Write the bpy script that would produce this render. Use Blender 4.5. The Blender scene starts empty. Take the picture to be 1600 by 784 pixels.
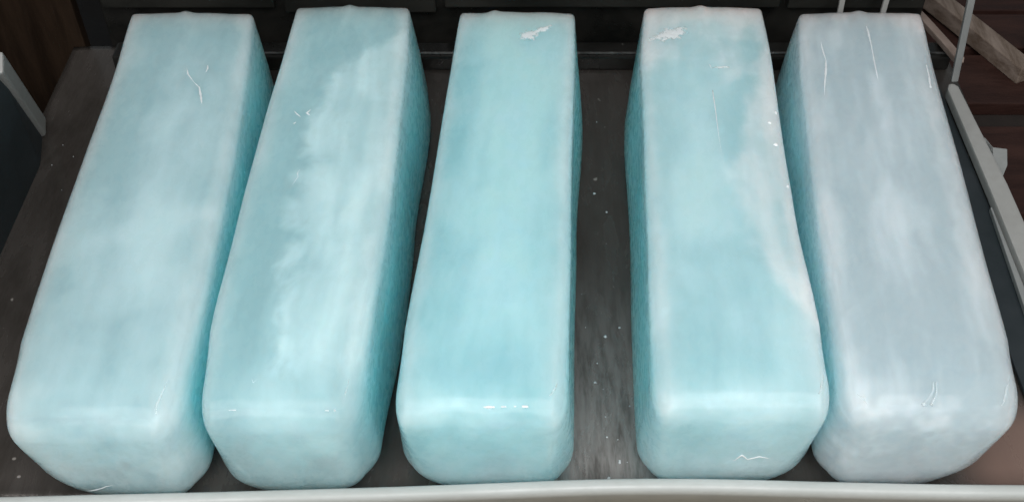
import bpy, bmesh, math, random
import numpy as np
from mathutils import Vector, Matrix

random.seed(7)
rng = np.random.RandomState(11)
scene = bpy.context.scene
R = math.radians

# ------------------------------------------------------------------ camera
cam_d = bpy.data.cameras.new('camera')
cam_d.sensor_fit = 'HORIZONTAL'; cam_d.sensor_width = 36.0
cam_d.lens = 36.0 * 1750 / 1600
cam_d.clip_start = 0.02; cam_d.clip_end = 100
cam = bpy.data.objects.new('camera', cam_d)
cam.location = (0, 0, 1.75); cam.rotation_euler = (R(44), 0, 0)
scene.collection.objects.link(cam); scene.camera = cam

# ------------------------------------------------------------------ world: dim room light
world = bpy.data.worlds.new('World'); scene.world = world
world.use_nodes = True
bg = world.node_tree.nodes['Background']
bg.inputs[0].default_value = (0.80, 0.90, 0.95, 1); bg.inputs[1].default_value = 0.16

# ------------------------------------------------------------------ lamps (fluorescent fittings overhead)
def area_lamp(name, loc, target, sx, sy, power, color):
    d = bpy.data.lights.new(name, 'AREA'); d.shape = 'RECTANGLE'
    d.size = sx; d.size_y = sy; d.energy = power; d.color = color
    o = bpy.data.objects.new(name, d); o.location = loc
    o.rotation_euler = (Vector(target) - Vector(loc)).to_track_quat('-Z', 'Y').to_euler()
    scene.collection.objects.link(o); return o
area_lamp('ceiling_lamp', (0.1, -0.85, 3.3), (0.1, 1.5, 0.2), 4.6, 2.6, 218, (1.0, 0.99, 0.985))
area_lamp('tube_lamp', (-0.35, -0.55, 2.75), (0.0, 1.3, 0.2), 0.36, 0.03, 2.2, (1.0, 0.985, 0.96))

vs = scene.view_settings
vs.view_transform = 'Standard'; vs.look = 'None'; vs.exposure = 0.0; vs.gamma = 1.0
vs.use_curve_mapping = False
scene.cycles.max_bounces = 10
scene.cycles.volume_bounces = 4
scene.cycles.use_adaptive_sampling = True
scene.cycles.adaptive_threshold = 0.05

COL = scene.collection

# ------------------------------------------------------------------ material helpers
def new_mat(name):
    m = bpy.data.materials.new(name); m.use_nodes = True
    nt = m.node_tree
    return m, nt, nt.nodes['Principled BSDF']

def node(nt, t, **kw):
    n = nt.nodes.new(t)
    for k, v in kw.items():
        if k.startswith('i_'):
            key = k[2:]
            key = int(key) if key.isdigit() else key.replace('_', ' ')
            n.inputs[key].default_value = v
        else:
            setattr(n, k, v)
    return n

def mathn(nt, op, a, b=None, c=None):
    n = nt.nodes.new('ShaderNodeMath'); n.operation = op
    for i, v in enumerate((a, b, c)):
        if v is None: continue
        if isinstance(v, (int, float)): n.inputs[i].default_value = v
        else: nt.links.new(v, n.inputs[i])
    return n.outputs[0]

def mixc(nt, fac, a, b):
    n = nt.nodes.new('ShaderNodeMix'); n.data_type = 'RGBA'
    for sock, v in ((n.inputs[0], fac), (n.inputs[6], a), (n.inputs[7], b)):
        if isinstance(v, (int, float)): sock.default_value = v
        elif isinstance(v, tuple): sock.default_value = (*v, 1) if len(v) == 3 else v
        else: nt.links.new(v, sock)
    return n.outputs[2]

def smooth(nt, v, lo, hi, tolo=0.0, tohi=1.0):
    n = nt.nodes.new('ShaderNodeMapRange'); n.interpolation_type = 'SMOOTHSTEP'
    nt.links.new(v, n.inputs[0])
    n.inputs[1].default_value = lo; n.inputs[2].default_value = hi
    n.inputs[3].default_value = tolo; n.inputs[4].default_value = tohi
    return n.outputs[0]

def vmap(nt, vec, scale, loc=(0, 0, 0)):
    n = nt.nodes.new('ShaderNodeMapping')
    nt.links.new(vec, n.inputs[0]); n.inputs[1].default_value = loc; n.inputs[3].default_value = scale
    return n.outputs[0]

def noise(nt, vec, scale, detail=4, rough=0.55, dist=0.0):
    n = nt.nodes.new('ShaderNodeTexNoise'); nt.links.new(vec, n.inputs['Vector'])
    n.inputs['Scale'].default_value = scale; n.inputs['Detail'].default_value = detail
    n.inputs['Roughness'].default_value = rough; n.inputs['Distortion'].default_value = dist
    return n.outputs[0]

def bump(nt, bsdf, h, strength, distance):
    b = nt.nodes.new('ShaderNodeBump'); nt.links.new(h, b.inputs['Height'])
    b.inputs['Strength'].default_value = strength; b.inputs['Distance'].default_value = distance
    nt.links.new(b.outputs[0], bsdf.inputs['Normal'])
    return b

def speckled(name, base, alt, rough=0.5, scale=8.0, metallic=0.0, stretch=(1, 1, 1), bumpd=0.001, spec=0.5, spots=None, hi=0.7):
    """Worn painted metal / wood: two-tone noise, fine relief, optional bright specks."""
    m, nt, b = new_mat(name)
    tc = nt.nodes.new('ShaderNodeTexCoord').outputs['Object']
    v = vmap(nt, tc, stretch)
    n1 = noise(nt, v, scale, 7, 0.62, 0.4)
    n2 = noise(nt, v, scale * 9, 4, 0.6)
    c = mixc(nt, smooth(nt, n1, 0.33, hi), base, alt)
    c = mixc(nt, smooth(nt, n2, 0.35, 0.75, 0.0, 0.35), c, alt)
    if spots:
        n3 = noise(nt, tc, spots[0], 2, 0.5)
        c = mixc(nt, smooth(nt, n3, spots[1], spots[1] + 0.03), c, spots[2])
    nt.links.new(c, b.inputs['Base Color'])
    b.inputs['Metallic'].default_value = metallic
    b.inputs['Specular IOR Level'].default_value = spec
    nt.links.new(smooth(nt, n1, 0.3, 0.7, rough - 0.1, rough + 0.12), b.inputs['Roughness'])
    bump(nt, b, n2, 0.5, bumpd)
    return m

M = {}
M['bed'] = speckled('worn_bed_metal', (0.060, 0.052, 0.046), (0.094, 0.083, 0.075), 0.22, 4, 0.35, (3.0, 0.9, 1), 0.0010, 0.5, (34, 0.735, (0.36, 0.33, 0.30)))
def bed_glow_and_rust():
    """Pale tint painted in the gap for light through the ice, rusty film at the near corner."""
    m = M['bed']; nt = m.node_tree; b = nt.nodes['Principled BSDF']
    old = b.inputs['Base Color'].links[0].from_socket
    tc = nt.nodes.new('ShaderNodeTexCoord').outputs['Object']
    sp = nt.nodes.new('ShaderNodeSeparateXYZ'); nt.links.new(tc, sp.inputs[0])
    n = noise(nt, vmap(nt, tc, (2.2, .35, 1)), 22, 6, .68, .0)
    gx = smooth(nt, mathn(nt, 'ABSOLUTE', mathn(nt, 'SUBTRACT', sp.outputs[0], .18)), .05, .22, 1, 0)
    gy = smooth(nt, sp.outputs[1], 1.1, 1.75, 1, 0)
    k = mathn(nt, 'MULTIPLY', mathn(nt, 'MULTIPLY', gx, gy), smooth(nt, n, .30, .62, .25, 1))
    c = mixc(nt, k, old, (.33, .31, .295))  # paler gap colour stands in for light coming through the ice
    brush = noise(nt, vmap(nt, tc, (60, 1.2, 1)), 4, 3, .6)
    c = mixc(nt, smooth(nt, brush, .45, .8, 0, .18), c, (.025, .023, .022))
    rust = mathn(nt, 'MULTIPLY', smooth(nt, sp.outputs[0], .78, .9, 0, 1), smooth(nt, sp.outputs[1], 1.22, 1.32, 1, 0))
    c = mixc(nt, mathn(nt, 'MULTIPLY', rust, .8), c, (.29, .19, .155))
    nt.links.new(c, b.inputs['Base Color'])
bed_glow_and_rust()
M['black'] = speckled('black_painted_steel', (0.006, 0.0065, 0.006), (0.016, 0.015, 0.013), 0.33, 6, 0.0, (1, 1, 1), 0.0008, 0.45, (30, 0.76, (0.12, 0.12, 0.11)))
M['greenish'] = speckled('dark_olive_panel', (0.008, 0.0085, 0.0075), (0.016, 0.0155, 0.013), 0.42, 4, 0.0, (1, 1, 2), 0.0008, 0.4, (26, 0.77, (0.10, 0.10, 0.09)))
M['slate'] = speckled('dark_slate', (0.017, 0.023, 0.026), (0.028, 0.034, 0.038), 0.5, 4, 0.0, (1, 1, 1), 0.0006, 0.4)
M['rim'] = speckled('pale_grey_enamel', (0.34, 0.34, 0.325), (0.27, 0.265, 0.25), 0.4, 5, 0.0, (1, 1, 1), 0.0006, 0.4, (22, 0.80, (0.09, 0.075, 0.06)), 0.9)
M['white'] = speckled('off_white_plastic', (0.47, 0.49, 0.475), (0.38, 0.40, 0.38), 0.36, 4, 0.0, (1, 3, 3), 0.0006, 0.4, (20, 0.785, (0.12, 0.11, 0.10)), 0.9)
M['tan'] = speckled('tan_plank', (0.23, 0.17, 0.10), (0.31, 0.25, 0.17), 0.55, 5, 0.0, (5, 1, 1), 0.001, 0.3)
M['red'] = speckled('dark_red_brown_board', (0.022, 0.009, 0.007), (0.046, 0.020, 0.015), 0.55, 4, 0.0, (1, 5, 5), 0.0015, 0.3)
M['brown'] = speckled('dark_brown_wood', (0.008, 0.004, 0.0018), (0.019, 0.0095, 0.0038), 0.6, 3, 0.0, (5, 5, 0.8), 0.001, 0.25)
M['beam'] = speckled('weathered_beam_wood', (0.12, 0.085, 0.062), (0.27, 0.215, 0.18), 0.6, 5, 0.0, (6, 1, 6), 0.0015, 0.3)
M['slat'] = speckled('pinkish_slat_wood', (0.26, 0.19, 0.155), (0.36, 0.28, 0.24), 0.55, 6, 0.0, (6, 1, 6), 0.001, 0.3)
M['ground'] = speckled('dark_ground', (0.010, 0.007, 0.006), (0.022, 0.015, 0.012), 0.8, 3)
M['steel'] = speckled('grey_painted_steel', (0.33, 0.34, 0.33), (0.25, 0.26, 0.255), 0.35, 5, 0.2, (1, 1, 1), 0.0005, 0.5)

M['dull'] = speckled('curb_glint_steel', (0.02, 0.02, 0.02), (0.30, 0.30, 0.29), 0.2, 9, 0.6, (1, 1, 1), 0.0005, 0.5)  # pale flecks imitate a broken glint on the curb edge
# frost / crack / meltwater materials
def frost_mat(name, col, rough, coat, soft):
    m, nt, b = new_mat(name)
    tc = nt.nodes.new('ShaderNodeTexCoord').outputs['Object']
    n = noise(nt, tc, 90, 5, 0.65, 0.5)
    c = mixc(nt, smooth(nt, n, 0.35, 0.7), tuple(x * 0.9 for x in col), col)
    nt.links.new(c, b.inputs['Base Color'])
    b.inputs['Roughness'].default_value = rough
    b.inputs['Coat Weight'].default_value = coat; b.inputs['Coat Roughness'].default_value = 0.08
    if soft:   # thin crust: solid in the middle, breaking up towards its rim
        at = node(nt, 'ShaderNodeAttribute', attribute_name='thickness')
        k = mathn(nt, 'ADD', at.outputs['Fac'], mathn(nt, 'MULTIPLY', mathn(nt, 'SUBTRACT', n, .5), 1.6))
        nt.links.new(smooth(nt, k, .05, .55, 0, .9), b.inputs['Alpha'])
    bump(nt, b, n, 0.3, 0.001)
    return m
M['frost'] = frost_mat('white_frost', (0.84, 0.88, 0.89), 0.4, 0.3, True)
M['crack'] = frost_mat('crack_glint_ice', (0.86, 0.90, 0.92), 0.15, 1.0, False)  # white also stands in for glints on cracks and edges
M['frost_dull'] = frost_mat('dull_ice_crumb', (0.5, 0.53, 0.54), 0.2, 0.6, False)
def water_mat():
    m, nt, b = new_mat('clear_meltwater')
    b.inputs['Base Color'].default_value = (0.92, 0.97, 0.98, 1)
    b.inputs['Roughness'].default_value = 0.03
    b.inputs['IOR'].default_value = 1.33
    b.inputs['Transmission Weight'].default_value = 0.75
    return m
M['water'] = water_mat()

# ------------------------------------------------------------------ mesh helpers
def link(name, me, mat, parent=None):
    o = bpy.data.objects.new(name, me); COL.objects.link(o)
    if mat is not None: me.materials.append(mat)
    if parent is not None: o.parent = parent
    return o

def tag(o, label=None, cat=None, group=None, kind=None):
    if label: o['label'] = label
    if cat: o['category'] = cat
    if group: o['group'] = group
    if kind: o['kind'] = kind
    return o

def empty(name, loc=(0, 0, 0)):
    o = bpy.data.objects.new(name, None); COL.objects.link(o); o.location = loc
    o.empty_display_size = 0.1
    return o

def prism(name, pts, z0, z1, mat, parent=None, bevel=0.003, wobble=0.0):
    """Extruded plan outline pts [(x,y)...] from z0 to z1, edges bevelled."""
    bm = bmesh.new()
    lo = [bm.verts.new((x, y, z0)) for x, y in pts]; hi = [bm.verts.new((x, y, z1)) for x, y in pts]
    n = len(pts)
    bm.faces.new(lo[::-1]); bm.faces.new(hi)
    for i in range(n): bm.faces.new((lo[i], lo[(i + 1) % n], hi[(i + 1) % n], hi[i]))
    return finish(bm, name, mat, parent, bevel)

def finish(bm, name, mat, parent, bevel=0.003, smooth_sh=False):
    bmesh.ops.recalc_face_normals(bm, faces=bm.faces[:])
    if bevel:
        bmesh.ops.bevel(bm, geom=bm.edges[:], offset=bevel, segments=2, profile=0.6, affect='EDGES', clamp_overlap=True)
    me = bpy.data.meshes.new(name); bm.to_mesh(me); bm.free()
    if smooth_sh: me.polygons.foreach_set('use_smooth', [True] * len(me.polygons))
    return link(name, me, mat, parent)

def box(name, x0, x1, y0, y1, z0, z1, mat, parent=None, bevel=0.003):
    return prism(name, [(x0, y0), (x1, y0), (x1, y1), (x0, y1)], z0, z1, mat, parent, bevel)

def bar(name, a, b, w, h, mat, parent=None, bevel=0.002, up=(0, 0, 1), segs=1, bend=0.0):
    """Rectangular-section bar from a to b, optionally bowed sideways."""
    a = Vector(a); b = Vector(b); d = (b - a).normalized()
    s = d.cross(Vector(up)).normalized(); u = s.cross(d).normalized()
    bm = bmesh.new(); rings = []
    for i in range(segs + 1):
        t = i / segs; c = a.lerp(b, t) + s * (bend * math.sin(math.pi * t))
        rings.append([bm.verts.new(c + s * (sx * w / 2) + u * (sz * h / 2)) for sx, sz in ((-1, -1), (1, -1), (1, 1), (-1, 1))])
    bm.faces.new(rings[0][::-1]); bm.faces.new(rings[-1])
    for r0, r1 in zip(rings, rings[1:]):
        for k in range(4): bm.faces.new((r0[k], r0[(k + 1) % 4], r1[(k + 1) % 4], r1[k]))
    return finish(bm, name, mat, parent, bevel)

# ------------------------------------------------------------------ setting
g = box('ground', -6, 6, -2, 9, -0.42, -0.36, M['ground'], None, 0)
tag(g, kind='structure')

# dark wall of panels behind the tray
wall = box('back_wall', -1.075, 1.075, 2.49, 2.53, -0.36, 0.95, M['black'], None, 0.003)
tag(wall, kind='structure')
px = [-1.07, -0.60, -0.185, 0.70, 1.075]
for i in range(4):
    x0, x1 = px[i] + 0.012, px[i + 1] - 0.012
    dy = (0, 0.006, -0.004, 0.004)[i]
    box('panel', x0, x1, 2.458 + dy, 2.489, 0.105 + (0.0, -0.018, 0.004, -0.004)[i], 0.9, M['greenish'], wall, 0.004)

# boards of a dark red-brown deck beyond the tray's far corner
deck = box('deck', 1.14, 3.2, 1.3, 3.6, -0.36, -0.335, M['ground'], None, 0.0); tag(deck, kind='structure')
for (y0, y1, x0, x1, z1) in ((1.60, 2.10, 1.15, 3.1, -0.302), (2.115, 2.47, 1.15, 3.1, -0.297), (2.565, 2.80, 1.15, 1.56, -0.290), (2.50, 2.84, 1.575, 3.1, -0.235),
                         (2.85, 3.03, 1.15, 3.1, -0.30), (3.06, 3.3, 1.15, 3.1, -0.305)):
    box('plank', x0, x1, y0, y1, -0.335, z1, M['red'], deck, 0.004)

# ------------------------------------------------------------------ tray
tray = empty('display_tray', (0, 1.7, 0))
def T(o):
    o.parent = tray; o.matrix_parent_inverse = Matrix.Translation((0, -1.7, 0)); return o
tag(tray, 'wide dark worn metal tray holding the row of ice blocks', 'tray')

# bed: one worn plate with slight unevenness
nx, ny = 120, 70
bx = np.linspace(-1.20, 1.135, nx + 1); by = np.linspace(1.075, 2.44, ny + 1)
XX, YY = np.meshgrid(bx, by, indexing='ij')
left = np.full_like(YY, -1.156)
t = (XX - bx[0]) / (bx[-1] - bx[0]); XX = left + (1.135 - left) * t
ZZ = 0.0015 * np.sin(XX * 9 + 1) * np.sin(YY * 7) + 0.0008 * np.sin(XX * 31 + YY * 17)
top = np.stack([XX, YY, ZZ - 0.002], -1).reshape(-1, 3); bot = top.copy(); bot[:, 2] = -0.03
idx = np.arange((nx + 1) * (ny + 1)).reshape(nx + 1, ny + 1); nb = idx.size
quads = np.stack([idx[:-1, :-1], idx[1:, :-1], idx[1:, 1:], idx[:-1, 1:]], -1).reshape(-1, 4)
faces = quads.tolist() + (quads[:, ::-1] + nb).tolist()
ring = list(idx[:, 0]) + list(idx[-1, 1:]) + list(idx[-2::-1, -1]) + list(idx[0, -2:0:-1])
for a, b in zip(ring, ring[1:] + ring[:1]): faces.append([int(b), int(a), int(a) + nb, int(b) + nb])
me = bpy.data.meshes.new('bed'); me.from_pydata(np.concatenate([top, bot]).tolist(), [], faces); me.update()
me.polygons.foreach_set('use_smooth', [True] * len(quads) + [False] * (len(me.polygons) - len(quads)))
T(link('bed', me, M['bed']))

T(box('back_curb', -1.02, 1.12, 2.335, 2.40, 0.0, 0.042, M['black'], None, 0.006))
T(box('curb_glint', -0.95, 1.11, 2.345, 2.351, 0.0425, 0.047, M['dull'], None, 0.0015))  # thin strip added to imitate the glint line along the wet curb
T(prism('gap_shade_strip', [(0.985, 1.235), (1.068, 1.225), (1.075, 2.30), (1.00, 2.30)], 0.001, 0.012, M['slate'], None, 0.003))  # dark strip laid in place of shade between block and rim
T(prism('side_rim', [(1.058, 1.20), (1.112, 1.20), (1.116, 1.86), (1.104, 2.215), (1.095, 2.228), (1.082, 2.226), (1.074, 2.205), (1.071, 1.86)], 0.013, 0.042, M['rim'], None, 0.006))
T(prism('inner_flange', [(1.028, 1.22), (1.0575, 1.22), (1.0685, 1.80), (1.064, 1.80), (1.047, 1.52)], 0.0125, 0.026, M['steel'], None, 0.002))
T(box('side_skirt', 1.085, 1.112, 1.20, 2.2, -0.33, 0.0125, M['rim'], None, 0.004))

# near rail: off-white bowed strip, top face and front face
def front_rail():
    xs = np.linspace(-1.15, 1.2, 60)
    yb = np.interp(xs, [-1.15, -0.89, -0.61, -0.445, -0.255, -0.11, 0.055, 0.22, 0.33, 0.5, 0.66, 0.885, 1.2], [1.036, 1.04, 1.047, 1.052, 1.061, 1.064, 1.073, 1.079, 1.077, 1.073, 1.068, 1.064, 1.064])
    k = np.ones(9) / 9; yb = np.convolve(np.pad(yb, 4, mode='edge'), k, 'valid')
    prof = [(0.0, -0.028), (0.0, 0.060), (-0.002, 0.064), (-0.005, 0.066), (-0.016, 0.065), (-0.021, 0.062), (-0.023, 0.057), (-0.024, 0.045), (-0.021, 0.042), (-0.012, 0.040), (-0.010, 0.036), (-0.010, -0.028)]
    vs_, fs = [], []; n = len(prof)
    for i, x in enumerate(xs):
        for dy, z in prof: vs_.append((x, yb[i] + dy, z + 0.0012 * math.sin(x * 7)))
    for i in range(len(xs) - 1):
        for k2 in range(n):
            a = i * n + k2; b = i * n + (k2 + 1) % n
            fs.append((a, b, b + n, a + n))
    fs.append(tuple(range(n))[::-1]); fs.append(tuple((len(xs) - 1) * n + k2 for k2 in range(n)))
    me = bpy.data.meshes.new('front_rail'); me.from_pydata(vs_, [], fs); me.update()
    bm = bmesh.new(); bm.from_mesh(me); bmesh.ops.recalc_face_normals(bm, faces=bm.faces[:]); bm.to_mesh(me); bm.free()
    me.polygons.foreach_set('use_smooth', [True] * len(me.polygons))
    return link('front_rail', me, M['white'])
T(front_rail())

# side panel whose slanted pale end shows beyond the leftmost block
def side_panel():
    prof = [(2.085, 0.0), (1.905, 0.33), (1.2, 0.36), (1.2, -0.25), (2.03, -0.25)]
    bm = bmesh.new()
    def xin(z): return -1.135 + 0.19 * max(z, 0)
    A = [bm.verts.new((xin(z), y, z)) for y, z in prof]; B = [bm.verts.new((xin(z) - 0.03, y, z)) for y, z in prof]
    bm.faces.new(A); bm.faces.new(B[::-1]); n = len(prof)
    for i in range(n): bm.faces.new((A[i], B[i], B[(i + 1) % n], A[(i + 1) % n]))
    o = finish(bm, 'side_panel', M['slate'], None, 0.003)
    return o
sp = T(side_panel())
tr = bar('edge_trim', (-1.147, 2.092, 0.012), (-1.079, 1.895, 0.350), 0.05, 0.044, M['rim'], None, 0.008, up=(1, 0, 0.2))
tr.parent = sp
# --- shelf of tan planks below the near rail
shelf = empty('plank_shelf', (0, 0.95, -0.06)); tag(shelf, 'tan plank shelf just below the off-white front rail', 'shelf')
xp = -1.3
i = 0
while xp < 1.3:
    w = random.uniform(0.16, 0.24)
    p = box('plank', xp, xp + w - 0.004, -0.20, 0.16, -0.02, random.uniform(0.0, 0.004), M['tan'], shelf, 0.003)
    xp += w

# ------------------------------------------------------------------ ice blocks
YF, LEN, HGT = 1.085, 1.135, 0.262
YT = np.array([1.06, 1.15, 1.3, 1.5, 1.7, 1.9, 2.05, 2.22])
EDGES = [
 ([-.846, -.852, -.857, -.866, -.870, -.874, -.880, -.888], [-.552, -.556, -.556, -.560, -.566, -.582, -.592, -.605]),
 ([-.520, -.525, -.530, -.526, -.523, -.518, -.511, -.506], [-.256, -.258, -.252, -.241, -.238, -.238, -.238, -.240]),
 ([-.199, -.197, -.186, -.168, -.155, -.143, -.133, -.121], [.088, .093, .100, .110, .119, .130, .138, .146]),
 ([.235, .238, .246, .258, .270, .280, .290, .309], [.534, .539, .543, .543, .553, .570, .580, .585]),
 ([.546, .560, .573, .587, .607, .629, .647, .671], [.852, .860, .871, .889, .909, .928, .940, .956]),
]
# per block: top radius left/right (front, back); flare of the foot left/right
SHAPE = [
 dict(nl=.8, rl=(.030, .020), rr=(.046, .026), fl=0.0, fr=0.032, rf=.085, rb=(.115, .070), dz=0.0, yb=2.213),
 dict(rl=(.026, .016), rr=(.048, .022), fl=0.0, fr=0.044, rf=.080, rb=(.085, .080), dz=0.004, yb=2.232),
 dict(rl=(.022, .016), rr=(.026, .018), fl=0.0, fr=0.032, rf=.072, rb=(.078, .062), dz=0.0, yb=2.216),
 dict(rl=(.030, .018), rr=(.024, .018), fl=0.024, fr=0.0, rf=.076, rb=(.062, .085), dz=0.003, yb=2.232),
 dict(nr=.8, rl=(.050, .024), rr=(.034, .028), fl=0.034, fr=0.0, rf=.085, rb=(.072, .120), dz=0.0, yb=2.214),
]

def smooth_tab(tab):
    ys = np.linspace(YT[0], YT[-1], 121)
    v = np.interp(ys, YT, tab)
    k = np.hanning(21); k /= k.sum()
    e0 = 2 * v[0] - v[10:0:-1]; e1 = 2 * v[-1] - v[-2:-12:-1]
    v = np.convolve(np.concatenate([e0, v, e1]), k, 'valid')
    return ys, v
TABS = [(smooth_tab(a), smooth_tab(b)) for a, b in EDGES]
WAVES = [[(rng.uniform(4, 16), rng.uniform(3, 11), rng.uniform(0, 6.28), rng.uniform(0, 6.28), rng.uniform(.3, 1)) for _ in range(7)] for _ in range(15)]
def waves(k, a, b):
    s = np.zeros_like(a)
    for fa, fb, p, q, am in WAVES[k]: s = s + am * np.sin(fa * a * 3 + p) * np.sin(fb * b * 1.3 + q)
    return s / 3.0
def sstep(x, lo, hi):
    t = np.clip((x - lo) / (hi - lo), 0, 1); return t * t * (3 - 2 * t)

W0 = 0.285
def block_map(bi, p):
    """p: (n,3) points of the unit box surface -> world points of block bi."""
    S = SHAPE[bi]
    u, v, w = p[:, 0], p[:, 1], p[:, 2]
    P = np.stack([u * W0, v * LEN, w * HGT], 1)
    D = np.array([W0, LEN, HGT])
    # radius varies: long top edges, rounded near edge, rounder near foot
    rt = np.where(u < 0.5, S['rl'][0] + (S['rl'][1] - S['rl'][0]) * sstep(v, 0, .6), S['rr'][0] + (S['rr'][1] - S['rr'][0]) * sstep(v, 0, .6))
    side = np.abs(u - 0.5) * 2
    rt = np.clip(rt, 0, .07)
    near = 1 - sstep(v / np.where(u < .5, S.get('nl', .34), S.get('nr', .34)), .0, 1.0)
    rb = np.where(u < .5, S['rb'][0], S['rb'][1])
    rb = rb + (.5 * sum(S['rb']) - rb) * np.exp(-((u - .5) / .12) ** 2)
    rfx = .020 + (rb - .020) * near
    rfy = .020 + near * (.016 + .65 * rb * side ** 2)
    edge = S['rf'] * (1 - sstep(v, .07, .24))
    up = sstep(w, .08, .85)
    rx = rfx + (rt - rfx) * up
    ry = rfy + (np.maximum(edge, .012) - rfy) * up
    rz = rfx * .9 + (np.maximum(rt, edge * .7) - rfx * .9) * up
    far = sstep(v, .80, .97)
    r = np.stack([rx + (.012 - rx) * far, ry + (.012 - ry) * far, rz + (.012 - rz) * far], 1)
    inner = np.clip(P, r, D - r)
    d = (P - inner) / r
    ln = np.linalg.norm(d, axis=1, keepdims=True); ln[ln < 1e-9] = 1
    Q = inner + r * d / ln
    u, v, w = Q[:, 0] / W0, Q[:, 1] / LEN, Q[:, 2] / HGT
    yf = (1.054, 1.066, 1.077, 1.086, 1.078)[bi]; yb = S['yb']
    Y = yf + v * (yb - yf)
    (ya, xa), (yc, xc) = TABS[bi]
    xl = np.interp(Y, ya, xa); xr = np.interp(Y, yc, xc)
    low = 1 - w ** 1.2
    endv = sstep(v, .55, .86) * (1 - .75 * sstep(v, .88, 1.0))
    fl = S['fl'] * low * (.65 + .35 * endv); fr = S['fr'] * low * (.65 + .35 * endv)
    X = (xl - fl) + u * ((xr + fr) - (xl - fl))
    Z = w * HGT + S['dz'] * w
    # unevenness: sides, top, near face
    sd = (2 * np.abs(u - .5)) ** 4
    X = X + np.sign(u - .5) * sd * 0.0014 * waves(bi, v * .6, w * .4) * (w > .02)
    Z = Z + sstep(w, .75, 1.0) * (0.0016 * waves(5 + bi, u * .4, v * .9) - 0.004 * ((u - .5) * 2) ** 2)
    Y = Y + (1 - sstep(v, 0, .05)) * (0.003 * waves(10 + bi, u * .5, w * .6) + .006 * (w - .5))
    # slight crown lost to melting: front third sags a little
    Z = Z - sstep(w, .6, 1.0) * .006 * (1 - sstep(v, 0.0, .25))
    # freezing nub on the far top edge
    c = (.46, .48, .30, .47, .48)[bi]
    Z = Z + sstep(w, .9, 1) * .0055 * np.exp(-((u - c) / .05) ** 2) * sstep(v, .955, .995)
    return np.stack([X, Y, Z], 1)

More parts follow.
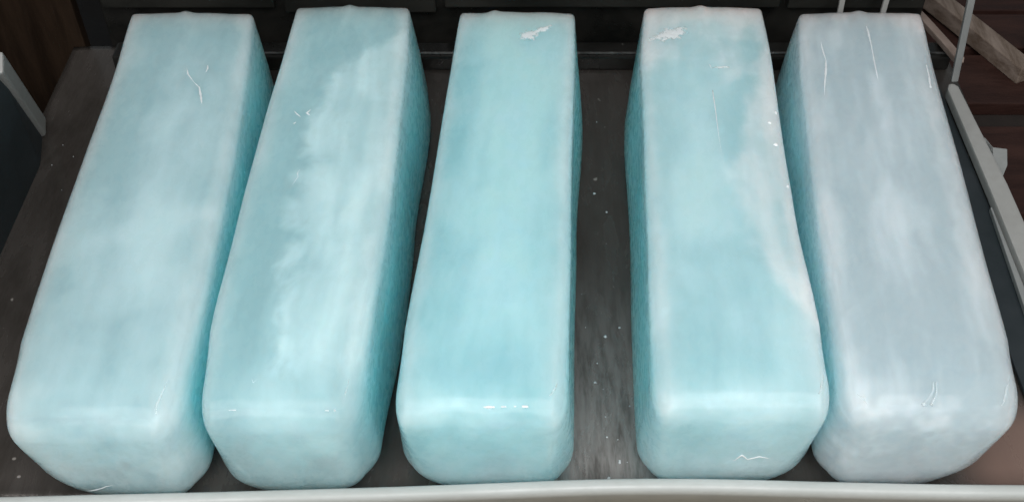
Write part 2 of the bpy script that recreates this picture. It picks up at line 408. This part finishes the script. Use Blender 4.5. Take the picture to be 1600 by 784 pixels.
# --- cloudiness fields, in block coordinates (u across, v from near to far end): r frost, g cloud, b clear
def fields(bi, u, v, w):
    fr = np.full_like(u, -.6); cl = np.zeros_like(u); dk = np.zeros_like(u)
    topm = sstep(w, .55, .95)
    if bi == 0:
        cl += .22 * np.exp(-((u - .62) / .22) ** 2) * sstep(v, .0, .3) * (1 - sstep(v, .55, .8))
        cl += .25 * np.exp(-((v - .33 - .1 * u) / .03) ** 2) * sstep(u, 0.05, .4)
        dk += .20 * np.exp(-((u - .25) / .2) ** 2) * np.exp(-((v - .55) / .25) ** 2)
        dk += .14 * np.exp(-((u - .45) / .3) ** 2) * np.exp(-((v - .17) / .06) ** 2)
    if bi == 1:
        c = np.interp(v, [0, .07, .2, .34, .45, .6, .72, .8, .86, 1], [.75, .55, .42, .40, .37, .34, .42, .52, .75, 1.3])
        fr = np.maximum(fr, np.clip((u - c) * 2.6, -.6, .4))
        dk += .2 * (1 - sstep(u, .2, .45)) * (1 - sstep(v, .45, .7))
        cl -= .25 * sstep(u, .78, .93)
    if bi == 2:
        cl += .40 * np.exp(-((u - .58) / .28) ** 2) * sstep(v, .03, .35) + .14 * sstep(v, .40, .75)
        cl -= .18 * (1 - sstep(u, .05, .3))
        dk += .05 * np.exp(-((v - .085) / .04) ** 2) * topm
        dk += .10 * (1 - sstep(u, .04, .25)) * sstep(v, .3, .6)
    if bi == 3:
        c = np.interp(v, [0, .15, .3, .42, .52, .60, .68, .74, .8, 1], [1.3, 1.0, .70, .62, .60, .66, .74, .82, .76, 1.2])
        fr = np.maximum(fr, np.clip((u - c) * 3.2, -.6, .35))
        fr = np.maximum(fr, np.clip((v - .79 + .04 * (u - .5)) * 5, -.6, .12))
        cl += .30 * np.exp(-((u - .38) / .25) ** 2) * sstep(v, .1, .4)
        cl -= .1 * np.exp(-((v - .30) / .03) ** 2)
    if bi == 4:
        cl += .20 * np.exp(-((u - .45 - .05 * v) / .12) ** 2) * sstep(v, .02, .2) * (1 - sstep(v, .65, .95)) + .16 * np.exp(-((u - .86) / .06) ** 2) * sstep(v, .3, .6)
        fr = np.maximum(fr, -.6 + .6 * sstep(v, .75, 1.05))
        dk += .26 * np.exp(-((u - .72) / .13) ** 2) * np.exp(-((v - .16) / .16) ** 2)
        dk += .18 * np.exp(-((u - .2) / .14) ** 2) * np.exp(-((v - .2) / .14) ** 2)
        cl -= .12
    # pale frosted skin along the arrises and on the near face; flanks coloured with the teal glow of light through the ice
    # smoky wisps near the foot of the near face
    foot = (1 - sstep(v, .01, .04)) * (1 - sstep(w, .12, .62)) * np.exp(-((u - .55) / .42) ** 4)
    dk += .34 * foot; dk += (.07 + (.06 if bi < 2 else 0)) * sstep(w, .9, 1)
    eu = np.minimum(u, 1 - u) * W0; ev = v * LEN; eb = (1 - v) * LEN
    rim = np.exp(-(eu / .028) ** 2) + .22 * np.exp(-(ev / .12) ** 2) + .55 * np.exp(-(eb / .07) ** 2)
    if bi in (2, 3): rim = rim + .30 * (1 - sstep(v, .12, .55))
    rim = np.clip(rim, 0, 1) * np.where(v < 1e-6, 1, sstep(w, .80, .97))
    front = (v < 1e-6) * ((.54 if bi in (2, 3) else .24) - .02 * np.exp(-((1 - w) * HGT / .09) ** 2) + .74 * np.exp(-(eu / .028) ** 2) * np.exp(-((1 - w) * HGT / .05) ** 2))
    rim = np.where(v < 1e-6, front, rim)
    isf = (u < 1e-6) | (u > 1 - 1e-6)
    flank = isf * (1 - sstep(w, .62, .98)) * sstep(v, .01, .12)
    rim = np.where(isf & (v > 1e-6), np.maximum(rim, (.52 if bi in (2, 3) else .22) * np.exp(-(ev / .05) ** 2) + .74 * np.exp(-((1 - w) * HGT / .05) ** 2)), rim)
    return fr, cl, dk, rim, flank

ICE = [  # base colours: clear, milky, frosted skin, cloud/frost sheet, flank with painted teal glow; noise seed
 ((.42, .60, .64), (.62, .82, .86), (.73, .84, .87), (.73, .84, .88), (.30, .86, .92), 3.1),
 ((.41, .62, .66), (.56, .81, .85), (.73, .85, .88), (.68, .91, .95), (.24, .87, .92), 8.7),
 ((.40, .70, .77), (.57, .89, .96), (.74, .88, .92), (.76, .90, .94), (.24, .87, .94), 15.2),
 ((.46, .72, .77), (.62, .88, .94), (.76, .88, .92), (.83, .91, .94), (.24, .86, .92), 21.9),
 ((.57, .68, .73), (.75, .85, .90), (.79, .85, .89), (.82, .87, .91), (.46, .86, .92), 30.4),
]
VOLC = [(.72, .958, .990, 1), (.68, .966, .997, 1), (.60, .966, 1.0, 1), (.68, .964, 1.0, 1), (.86, .966, .998, 1)]
def ice_mat(bi):
    clear, milky, frost, cloudc, flankc, seed = ICE[bi]
    m, nt, b = new_mat('ice')
    def vec(name):
        at = node(nt, 'ShaderNodeAttribute', attribute_name=name)
        sx = nt.nodes.new('ShaderNodeSeparateXYZ'); nt.links.new(at.outputs['Vector'], sx.inputs[0])
        return sx.outputs
    K, F, Wz = vec('cloud_fields'); Rm, Fl, _ = vec('skin_fields')
    at = node(nt, 'ShaderNodeAttribute', attribute_name='block_pos')
    grain = noise(nt, vmap(nt, at.outputs['Vector'], (1, .5, 1), (seed, seed, 2)), 60, 3, .6, .4)
    c = mixc(nt, K, clear, milky)
    c = mixc(nt, mathn(nt, 'MULTIPLY', Wz, .65), c, tuple(x * .66 for x in clear))
    c = mixc(nt, mathn(nt, 'MULTIPLY', Rm, .36), c, frost)
    c = mixc(nt, mathn(nt, 'MULTIPLY', Fl, .85), c, flankc)
    c = mixc(nt, F, c, cloudc)
    c = mixc(nt, smooth(nt, grain, .35, .75, 0, .04), c, frost)
    nt.links.new(c, b.inputs['Base Color'])
    b.inputs['IOR'].default_value = 1.31
    b.inputs['Specular IOR Level'].default_value = .4
    nt.links.new(smooth(nt, grain, .3, .7, .22, .34), b.inputs['Roughness'])
    b.inputs['Subsurface Weight'].default_value = 1.0
    b.inputs['Subsurface Radius'].default_value = (.70, .92, 1.0)
    b.inputs['Subsurface Scale'].default_value = .20
    b.inputs['Coat Weight'].default_value = .4
    b.inputs['Coat IOR'].default_value = 1.33
    b.inputs['Coat Roughness'].default_value = .07
    geo = nt.nodes.new('ShaderNodeNewGeometry')
    front = mathn(nt, 'SUBTRACT', 1.0, geo.outputs['Backfacing'])
    # partly clear: some of the light passes the surface into the tinted body and scatters there
    tr = nt.nodes.new('ShaderNodeBsdfTransparent')
    gl = nt.nodes.new('ShaderNodeBsdfGlossy'); gl.inputs['Roughness'].default_value = .08
    fres = nt.nodes.new('ShaderNodeFresnel'); fres.inputs[0].default_value = 1.31
    wet = nt.nodes.new('ShaderNodeMixShader')
    nt.links.new(mathn(nt, 'MULTIPLY', fres.outputs[0], front), wet.inputs[0])
    nt.links.new(tr.outputs[0], wet.inputs[1]); nt.links.new(gl.outputs[0], wet.inputs[2])
    # how frosted the skin is
    k = mathn(nt, 'MULTIPLY_ADD', K, .30, .38)
    k = mathn(nt, 'ADD', k, mathn(nt, 'MULTIPLY', F, .30))
    k = mathn(nt, 'ADD', k, mathn(nt, 'MULTIPLY', Rm, .18))
    k = mathn(nt, 'ADD', k, mathn(nt, 'MULTIPLY', Wz, .28))
    k = mathn(nt, 'ADD', k, mathn(nt, 'MULTIPLY', Fl, .10))
    k = mathn(nt, 'MULTIPLY', k, mathn(nt, 'MULTIPLY_ADD', front, .75, .25))
    mx = nt.nodes.new('ShaderNodeMixShader'); nt.links.new(k, mx.inputs[0])
    nt.links.new(wet.outputs[0], mx.inputs[1]); nt.links.new(b.outputs[0], mx.inputs[2])
    out = nt.nodes['Material Output']; nt.links.new(mx.outputs[0], out.inputs['Surface'])
    vol = nt.nodes.new('ShaderNodeVolumePrincipled')   # absorbs red, scatters green and blue
    vol.inputs['Color'].default_value = VOLC[bi]
    vol.inputs['Density'].default_value = 22
    nt.links.new(vol.outputs[0], out.inputs['Volume'])
    return m

# --- gradient noise on arrays, for cloud structure
_perm = np.random.RandomState(4).permutation(256); _perm = np.concatenate([_perm, _perm, _perm])
_grad = np.random.RandomState(9).normal(size=(256, 3)); _grad /= np.linalg.norm(_grad, axis=1, keepdims=True)
def pnoise(p):
    i = np.floor(p).astype(int); f = p - i; i &= 255
    u = f * f * f * (f * (f * 6 - 15) + 10); r = 0
    for dx in (0, 1):
        for dy in (0, 1):
            for dz in (0, 1):
                h = _perm[_perm[_perm[(i[:, 0] + dx) & 255] + ((i[:, 1] + dy) & 255)] + ((i[:, 2] + dz) & 255)]
                d = f - np.array([dx, dy, dz])
                wgt = (u[:, 0] if dx else 1 - u[:, 0]) * (u[:, 1] if dy else 1 - u[:, 1]) * (u[:, 2] if dz else 1 - u[:, 2])
                r = r + wgt * (_grad[h] * d).sum(1)
    return r
def fbm(p, octv=4, rough=.5):
    s, a, t = 0, 1.0, 0
    for o in range(octv):
        s = s + a * pnoise(p * 2.0 ** o + 17.3 * o); t += a; a *= rough
    return .5 + s / t * 1.15          # centred on .5

def ice_fields(bi, bp):
    """Cloudiness of the ice: milkiness, frost sheet, dark clear wisps / rim frost, painted flank glow."""
    seed = ICE[bi][5]
    P = bp * np.array([W0, LEN, HGT]); o = np.array([seed, seed * 1.7, seed * .6])
    warp = np.stack([fbm(P * 7 + o + q, 3) for q in (1.5, 8.2, 13.9)], 1) - .5
    n1 = fbm((P * np.array([1, .6, 1]) + warp * .07) * 7 + o, 3, .42)
    n2 = fbm((P * np.array([1, .16, 1]) + warp * .02) * 22 + o * 2, 3, .5)
    n4 = fbm((P * np.array([1, .55, 1]) + warp * .10) * 14 + o, 4, .5)
    n3 = fbm((P + warp * .04) * 30 + o, 4, .6)
    fr, cl, dk, rim, flank = fields(bi, bp[:, 0], bp[:, 1], bp[:, 2])
    k = n1 * .62 + n2 * .30 + .10 + cl - dk * .8
    if bi == 4: k = k + (n2 - .5) * .6 - .06
    K = sstep(k, .06, .98)
    wz = sstep(n4 - .12 + dk * 1.3, .42, .76) * (1 - .72 * sstep(bp[:, 2], .6, .95) * (bp[:, 1] > 1e-6))
    f = fr + ((n1 - .5) * .6 + (n4 - .5) * .30 + (n3 - .5) * .10)
    if bi == 1: f = fr + (n1 - .5) * .6 + (n4 - .5) * .55 + (n3 - .5) * .25
    F = sstep(f, *((-.20, .24) if bi == 1 else (-.22, .26))) * (.62 + .5 * (n2 - .5)) * sstep(bp[:, 1], .0, .12) * sstep(bp[:, 2], .5, .95)
    rk = sstep(rim + (fbm(P * 6 + o, 2) - .5) * .7, .05, 1.1)
    return np.stack([K, F, wz], 1), np.stack([rk, flank, 0 * rk], 1)

NX, NY, NZ = 84, 280, 60
def box_surface(nx, ny, nz):
    I, J, K = np.meshgrid(np.arange(nx + 1), np.arange(ny + 1), np.arange(nz + 1), indexing='ij')
    surf = (I == 0) | (I == nx) | (J == 0) | (J == ny) | (K == 0) | (K == nz)
    idx = np.full(I.shape, -1, int); idx[surf] = np.arange(surf.sum())
    pts = np.stack([I[surf] / nx, J[surf] / ny, K[surf] / nz], 1)
    def q(a, flip):
        f = np.stack([a[:-1, :-1], a[1:, :-1], a[1:, 1:], a[:-1, 1:]], -1).reshape(-1, 4)
        return f[:, ::-1] if flip else f
    fs = [q(idx[:, :, 0], True), q(idx[:, :, nz], False), q(idx[:, 0, :], False), q(idx[:, ny, :], True), q(idx[0], True), q(idx[nx], False)]
    return pts, np.concatenate(fs)
BP, BF = box_surface(NX, NY, NZ)

LABELS = [
 'leftmost ice block, grey-teal and mottled, with a forked crack near its far end',
 'pale turquoise ice block with a jagged cloudy edge down its top, second from left',
 'bluest ice block, middle of the row, with a frost smear at its far corner',
 'turquoise ice block with frosted white right edge, just right of the bare tray gap',
 'greyest ice block beside the pale side rim, with long melt streaks along its top',
]
def strip(bi, path, widths, h, parent, name, mat):
    """Raised bead that follows block bi's surface along path (unit-box points)."""
    P = [np.array(p if len(p) == 3 else (*p, 1.0), float) for p in path]
    pts, ws = [], []
    for i in range(len(P) - 1):
        n = 8
        for k in range(n):
            t = k / n; pts.append(P[i] * (1 - t) + P[i + 1] * t); ws.append(widths[i] * (1 - t) + widths[i + 1] * t)
    pts.append(P[-1]); ws.append(widths[-1])
    pts = np.array(pts); eps = 1e-3
    A = block_map(bi, pts)
    def off(dv):
        q = pts + np.array(dv); return block_map(bi, np.clip(q, 0, 1))
    top_like = pts[:, 2] > .999
    du = off((eps, 0, 0)) - off((-eps, 0, 0))
    dv = np.where(top_like[:, None], off((0, eps, 0)) - off((0, -eps, 0)), off((0, 0, eps)) - off((0, 0, -eps)))
    N = np.cross(du, dv); N /= np.linalg.norm(N, axis=1, keepdims=True) + 1e-12
    Tn = np.gradient(A, axis=0); Tn /= np.linalg.norm(Tn, axis=1, keepdims=True) + 1e-12
    Sd = np.cross(Tn, N)
    vs_, fs = [], []; m_ = 5
    rr = np.random.RandomState(int(abs(pts[0, 0] * 1e4)) + bi)
    for i in range(len(A)):
        wob = 1 + rr.uniform(-.25, .25)
        for k in range(m_):
            a = math.pi * k / (m_ - 1)
            vs_.append(tuple(A[i] + Sd[i] * math.cos(a) * ws[i] * .5 * wob + N[i] * (math.sin(a) * h * min(1, ws[i] / max(widths)) - .0006)))
    for i in range(len(A) - 1):
        for k in range(m_ - 1):
            a = i * m_ + k; fs.append((a, a + 1, a + 1 + m_, a + m_))
        a = i * m_; fs.append((a + m_ - 1, a, a + m_, a + 2 * m_ - 1))
    fs.append(tuple(range(m_))); fs.append(tuple((len(A) - 1) * m_ + k for k in range(m_))[::-1])
    me = bpy.data.meshes.new(name); me.from_pydata(vs_, [], fs); me.update()
    bm = bmesh.new(); bm.from_mesh(me); bmesh.ops.recalc_face_normals(bm, faces=bm.faces[:]); bm.to_mesh(me); bm.free()
    me.polygons.foreach_set('use_smooth', [True] * len(me.polygons))
    return link(name, me, mat, parent)

def patch(bi, uv, ru, rv, ang, h, parent, name, mat, seed, lobes=.35):
    """Low irregular crust of frost lying on the top of block bi."""
    rr = np.random.RandomState(seed); nr, na = 9, 48
    ph = rr.uniform(0, 6.28, 6); am = rr.uniform(.3, 1, 6)
    P, hh = [], []
    for i in range(nr + 1):
        for j in range(na):
            a = 2 * math.pi * j / na
            rad = 1 + lobes * sum(am[k] * math.sin((k + 2) * a + ph[k]) for k in range(6)) / 3
            rad *= 1 + rr.uniform(-.06, .06)
            s = i / nr
            x, y = rad * s * math.cos(a), rad * s * math.sin(a)
            du, dv = x * ru, y * rv
            c, s_ = math.cos(ang), math.sin(ang)
            # rotate in metres
            X, Y = du * W0, dv * LEN
            P.append((uv[0] + (X * c - Y * s_) / W0, uv[1] + (X * s_ + Y * c) / LEN, 1.0))
            hh.append((h * (1 - s ** 2) * (.75 + .5 * rr.rand()) + .0003 if i < nr else .0001))
    P = np.array(P); P[:, :2] = np.clip(P[:, :2], .01, .99)
    A = block_map(bi, P); A[:, 2] += np.array(hh)
    th = np.array([1 - (i // na) / nr for i in range(len(P))])
    fs = []
    for i in range(nr):
        for j in range(na):
            a = i * na + j; b_ = i * na + (j + 1) % na
            fs.append((a, b_, b_ + na, a + na))
    me = bpy.data.meshes.new(name); me.from_pydata(A.tolist(), [], fs); me.update()
    at_ = me.attributes.new('thickness', 'FLOAT', 'POINT'); at_.data.foreach_set('value', th)
    bm = bmesh.new(); bm.from_mesh(me); bmesh.ops.remove_doubles(bm, verts=bm.verts[:], dist=1e-6)
    bmesh.ops.recalc_face_normals(bm, faces=bm.faces[:]); bm.to_mesh(me); bm.free()
    me.polygons.foreach_set('use_smooth', [True] * len(me.polygons))
    return link(name, me, mat, parent)

blocks = []
for bi in range(5):
    V = block_map(bi, BP)
    CF, SF = ice_fields(bi, BP)
    me = bpy.data.meshes.new('ice_block')
    me.vertices.add(len(V)); me.vertices.foreach_set('co', V.ravel())
    nf = len(BF); me.loops.add(nf * 4); me.loops.foreach_set('vertex_index', BF.ravel().astype(np.int32))
    me.polygons.add(nf); me.polygons.foreach_set('loop_start', np.arange(0, nf * 4, 4, dtype=np.int32))
    me.polygons.foreach_set('use_smooth', np.ones(nf, bool))
    me.update(calc_edges=True); me.validate()
    a = me.attributes.new('block_pos', 'FLOAT_VECTOR', 'POINT'); a.data.foreach_set('vector', (BP * np.array([W0, LEN, HGT])).ravel())
    a = me.attributes.new('cloud_fields', 'FLOAT_VECTOR', 'POINT'); a.data.foreach_set('vector', CF.ravel())
    a = me.attributes.new('skin_fields', 'FLOAT_VECTOR', 'POINT'); a.data.foreach_set('vector', SF.ravel())
    o = link('ice_block', me, ice_mat(bi))
    tag(o, LABELS[bi], 'ice block', 'ice blocks lying side by side in the tray')
    blocks.append(o)

# --- cracks, frost crusts and melt runs on the blocks, plus glints made as white pieces
FEATS_STRIPS = [
 (0, 'crack', 'crack', [(0.556, 0.824), (0.587, 0.793), (0.65, 0.767), (0.695, 0.753), (0.723, 0.723), (0.746, 0.694)], [0.001, 0.004, 0.0025, 0.004, 0.006, 0.0005], 0.0016),
 (0, 'crack', 'crack', [(0.719, 0.828), (0.726, 0.811), (0.714, 0.791)], [0.0005, 0.005, 0.0005], 0.0015),
 (0, 'crack', 'crack', [(0.556, 0.808), (0.536, 0.762), (0.526, 0.714)], [0.0018, 0.0012, 0.0004], 0.0006),
 (0, 'melt_ridge', 'water', [(0.943, 0.09), (0.916, 0.06), (0.894, 0.031), (0.908, 0.0, 1.0)], [0.001, 0.004, 0.005, 0.001], 0.002),
 (1, 'crack', 'crack', [(0.207, 0.67), (0.254, 0.655), (0.298, 0.644)], [0.001, 0.004, 0.001], 0.0012),  # short white strips here stand in for sparkles
 (1, 'crack', 'crack', [(0.356, 0.674), (0.321, 0.659), (0.354, 0.651)], [0.001, 0.006, 0.002], 0.0015),
 (1, 'crack', 'crack', [(0.242, 0.629), (0.256, 0.633)], [0.004, 0.003], 0.0014),
 (1, 'crack', 'crack', [(0.366, 0.512), (0.35, 0.498), (0.361, 0.49), (0.32, 0.46)], [0.001, 0.002, 0.002, 0.001], 0.001),
 (1, 'crack', 'crack', [(0.323, 0.078), (0.352, 0.059), (0.394, 0.071), (0.449, 0.095)], [0.0005, 0.0014, 0.0008, 0.0004], 0.0008),
 (1, 'melt_ridge', 'water', [(0.959, 0.078), (0.951, 0.054), (0.937, 0.031)], [0.001, 0.003, 0.001], 0.0015),
 (2, 'melt_ridge', 'water', [(0.945, 0.057), (0.93, 0.046), (0.895, 0.03)], [0.001, 0.0035, 0.001], 0.002),
 (2, 'crack', 'crack', [(0.887, 0.574), (0.884, 0.522), (0.885, 0.48)], [0.0006, 0.0012, 0.0006], 0.0005),
 (3, 'crack', 'crack', [(0.511, 0.719), (0.519, 0.664), (0.525, 0.592), (0.54, 0.507), (0.546, 0.462)], [0.003, 0.0028, 0.0018, 0.0013, 0.0006], 0.0012),
 (3, 'melt_ridge', 'water', [(0.946, 0.062), (0.929, 0.044), (0.922, 0.031), (0.904, 0.022)], [0.002, 0.004, 0.005, 0.003], 0.0025),
 (3, 'crack', 'crack', [(0.507, 0.8), (0.518, 0.786)], [0.003, 0.002], 0.001),
 (4, 'melt_ridge', 'crack', [(0.146, 0.915), (0.156, 0.87), (0.173, 0.833), (0.163, 0.802), (0.137, 0.752), (0.107, 0.665)], [0.001, 0.004, 0.003, 0.006, 0.003, 0.0008], 0.0016),
 (4, 'melt_ridge', 'crack', [(0.519, 0.953), (0.528, 0.926), (0.533, 0.876), (0.532, 0.802), (0.531, 0.733)], [0.001, 0.006, 0.003, 0.004, 0.0008], 0.0016),
 (4, 'melt_ridge', 'crack', [(0.921, 0.823), (0.919, 0.787), (0.905, 0.748)], [0.003, 0.005, 0.006], 0.0018),
 (4, 'melt_run', 'water', [(0.481, 0.055), (0.476, 0.037), (0.422, 0.0, 1.0), (0.45, 0.0, 1.0)], [0.003, 0.004, 0.006, 0.005], 0.003),
 (4, 'melt_run', 'water', [(0.498, 0.055), (0.498, 0.034), (0.466, 0.0, 1.0), (0.478, 0.0, 1.0)], [0.003, 0.004, 0.006, 0.004], 0.003),
 (4, 'melt_run', 'water', [(0.922, 0.064), (0.885, 0.045), (0.877, 0.029), (0.852, 0.0, 1.0)], [0.001, 0.004, 0.004, 0.001], 0.0025),
 (4, 'melt_ridge', 'water', [(0.024, 0.033), (0.069, 0.024), (0.108, 0.0, 1.0)], [0.001, 0.004, 0.001], 0.002),
 (2, 'glint_bead', 'crack', [(0.521, 0.0, 1.0), (0.55, 0.0, 1.0), (0.586, 0.0, 1.0)], [0.002, 0.005, 0.003], 0.003),  # white beads stand in for lamp glints along the near edge
 (2, 'glint_bead', 'crack', [(0.622, 0.0, 1.0), (0.651, 0.0, 1.0)], [0.004, 0.003], 0.003),
 (2, 'glint_bead', 'crack', [(0.694, 0.0, 1.0), (0.709, 0.0, 1.0)], [0.003, 0.002], 0.002),
 (2, 'glint_bead', 'crack', [(0.741, 0.0, 1.0), (0.777, 0.0, 1.0)], [0.005, 0.004], 0.003),
 (1, 'glint_bead', 'crack', [(0.801, 0.0, 1.0), (0.824, 0.0, 1.0)], [0.002, 0.003], 0.002),
 (1, 'glint_bead', 'crack', [(0.864, 0.0, 1.0), (0.88, 0.0, 1.0)], [0.004, 0.003], 0.003),
 (1, 'glint_bead', 'crack', [(0.206, 0.0, 0.995), (0.253, 0.0, 0.995)], [0.0015, 0.002], 0.001),
 (3, 'chipped_edge', 'crack', [(0.459, 0.0, 0.414), (0.511, 0.0, 0.406), (0.544, 0.0, 0.466), (0.584, 0.0, 0.414), (0.647, 0.0, 0.436), (0.734, 0.0, 0.399)], [0.0006, 0.002, 0.004, 0.003, 0.004, 0.0006], 0.0015),
 (0, 'chipped_edge', 'crack', [(0.296, 0.0, 0.136), (0.392, 0.0, 0.214), (0.466, 0.0, 0.284), (0.52, 0.0, 0.307)], [0.001, 0.003, 0.002, 0.001], 0.0015),
]
FEATS_PATCH = [
 (2, 'frost_patch', 'frost', (0.617, 0.913), 0.1, 0.018, 0.5, 0.0016, 3),
 (2, 'frost_patch', 'frost', (0.731, 0.933), 0.11, 0.009, 0.45, 0.0012, 4),
 (3, 'frost_patch', 'frost', (0.21, 0.898), 0.16, 0.024, 0.35, 0.0018, 5),
 (3, 'frost_patch', 'frost', (0.6, 0.79), 0.07, 0.004, 0.1, 0.0008, 7),
 (3, 'glint_chip', 'crack', (0.969, 0.659), 0.014, 0.004, 0.8, 0.003, 8),  # white chips stand in for glinting dots on the right edge
 (3, 'glint_chip', 'crack', (0.906, 0.629), 0.01, 0.004, 1.2, 0.002, 9),
 (3, 'glint_chip', 'crack', (0.932, 0.569), 0.018, 0.004, 0.6, 0.003, 10),
 (3, 'glint_chip', 'crack', (0.98, 0.462), 0.018, 0.004, 0.4, 0.003, 11),
]
#FEATURES#
for (bi, name, mat, path, widths, h) in FEATS_STRIPS: strip(bi, path, widths, h, blocks[bi], name, M[mat])
for (bi, name, mat, uv, ru, rv, ang, h, seed) in FEATS_PATCH: patch(bi, uv, ru, rv, ang, h, blocks[bi], name, M[mat], seed)

# ------------------------------------------------------------------ things around the tray
wp = box('wooden_board', -2.3, -1.125, 2.44, 2.475, -0.36, 0.9, M['brown'], None, 0.004)
tag(wp, 'dark brown wooden board standing behind the tray at the left edge', 'board')

o = bar('metal_post', (1.098, 2.236, 0.042), (1.035, 2.24, 0.60), 0.017, 0.012, M['steel'], None, 0.003, up=(0, 1, 0))
tag(o, 'thin pale grey upright post at the far end of the side rim', 'post')
o = bar('wooden_lath', (1.106, 2.262, 0.085), (1.10, 3.00, -0.115), 0.024, 0.016, M['slat'], None, 0.003, segs=6, bend=0.008)
tag(o, 'narrow pinkish wooden lath leaning away behind the rightmost ice block', 'lath')
o = bar('wooden_beam', (1.515, 2.665, -0.262), (1.245, 3.26, -0.262), 0.058, 0.055, M['beam'], None, 0.004, segs=4, bend=0.004)
tag(o, 'thick weathered wooden beam lying diagonally on the dark red-brown boards', 'beam')
for k, (x, dx, lab) in enumerate(((0.842, -0.02, 'short pale stick behind the greyest block, slanting, nearer the middle'), (0.945, 0.003, 'short pale upright stick behind the greyest block, nearer the lath'))):
    o = bar('stick', (x, 2.42, -0.02), (x + dx, 2.40, 0.5), 0.014, 0.010, M['rim'], None, 0.003, up=(0, 1, 0), segs=3, bend=0.004)
    tag(o, lab, 'stick', 'pale sticks behind the ice')

# pale scrap of bent plastic wedged outside the rim
bm = bmesh.new()
v1 = [bm.verts.new(p) for p in ((1.118, 2.035, 0.03), (1.122, 1.90, -0.03), (1.165, 1.975, -0.005), (1.172, 2.015, 0.01), (1.135, 2.012, 0.018))]
bm.faces.new(v1)
bmesh.ops.solidify(bm, geom=bm.faces[:], thickness=0.004)
o = finish(bm, 'plastic_scrap', M['steel'], None, 0.0012)
tag(o, 'small pale triangular plastic scrap wedged outside the side rim', 'scrap')

# crumbs of ice and water drops on the bare strip of bed
def crumbs():
    vs_, fs = [], []
    rr = np.random.RandomState(5)
    def blob(x, y, r):
        b0 = len(vs_); n = 7; c = 0.0
        hs = r * rr.uniform(.5, 1.1)
        ang0 = rr.uniform(0, 6)
        for lv, (rad, z) in enumerate(((1.0, 0), (.85, .55), (.45, .9))):
            for k in range(n):
                a = ang0 + 2 * math.pi * k / n; q = rad * r * rr.uniform(.8, 1.15)
                vs_.append((x + q * math.cos(a), y + q * math.sin(a), z * hs))
        vs_.append((x, y, hs))
        for lv in range(2):
            for k in range(n):
                a = b0 + lv * n + k; b2 = b0 + lv * n + (k + 1) % n
                fs.append((a, b2, b2 + n, a + n))
        for k in range(n): fs.append((b0 + 2 * n + k, b0 + 2 * n + (k + 1) % n, b0 + 3 * n))
    for _ in range(20):
        y = 1.11 + 1.1 * rr.rand() ** 2.2
        x = rr.uniform(.125, .225) if rr.rand() < .7 else rr.uniform(.19, .228)
        blob(x, y, rr.uniform(.0008, .0022) if rr.rand() < .88 else rr.uniform(.0025, .004))
    for _ in range(8): blob(rr.uniform(-1.1, -.92), rr.uniform(1.3, 2.3), rr.uniform(.0008, .0022))
    me = bpy.data.meshes.new('ice_crumbs'); me.from_pydata(vs_, [], fs); me.update()
    me.polygons.foreach_set('use_smooth', [True] * len(me.polygons))
    return link('ice_crumbs', me, M['frost_dull'])
tag(crumbs(), 'tiny ice crumbs and drops scattered on the bare tray bed', 'ice crumbs', kind='stuff')
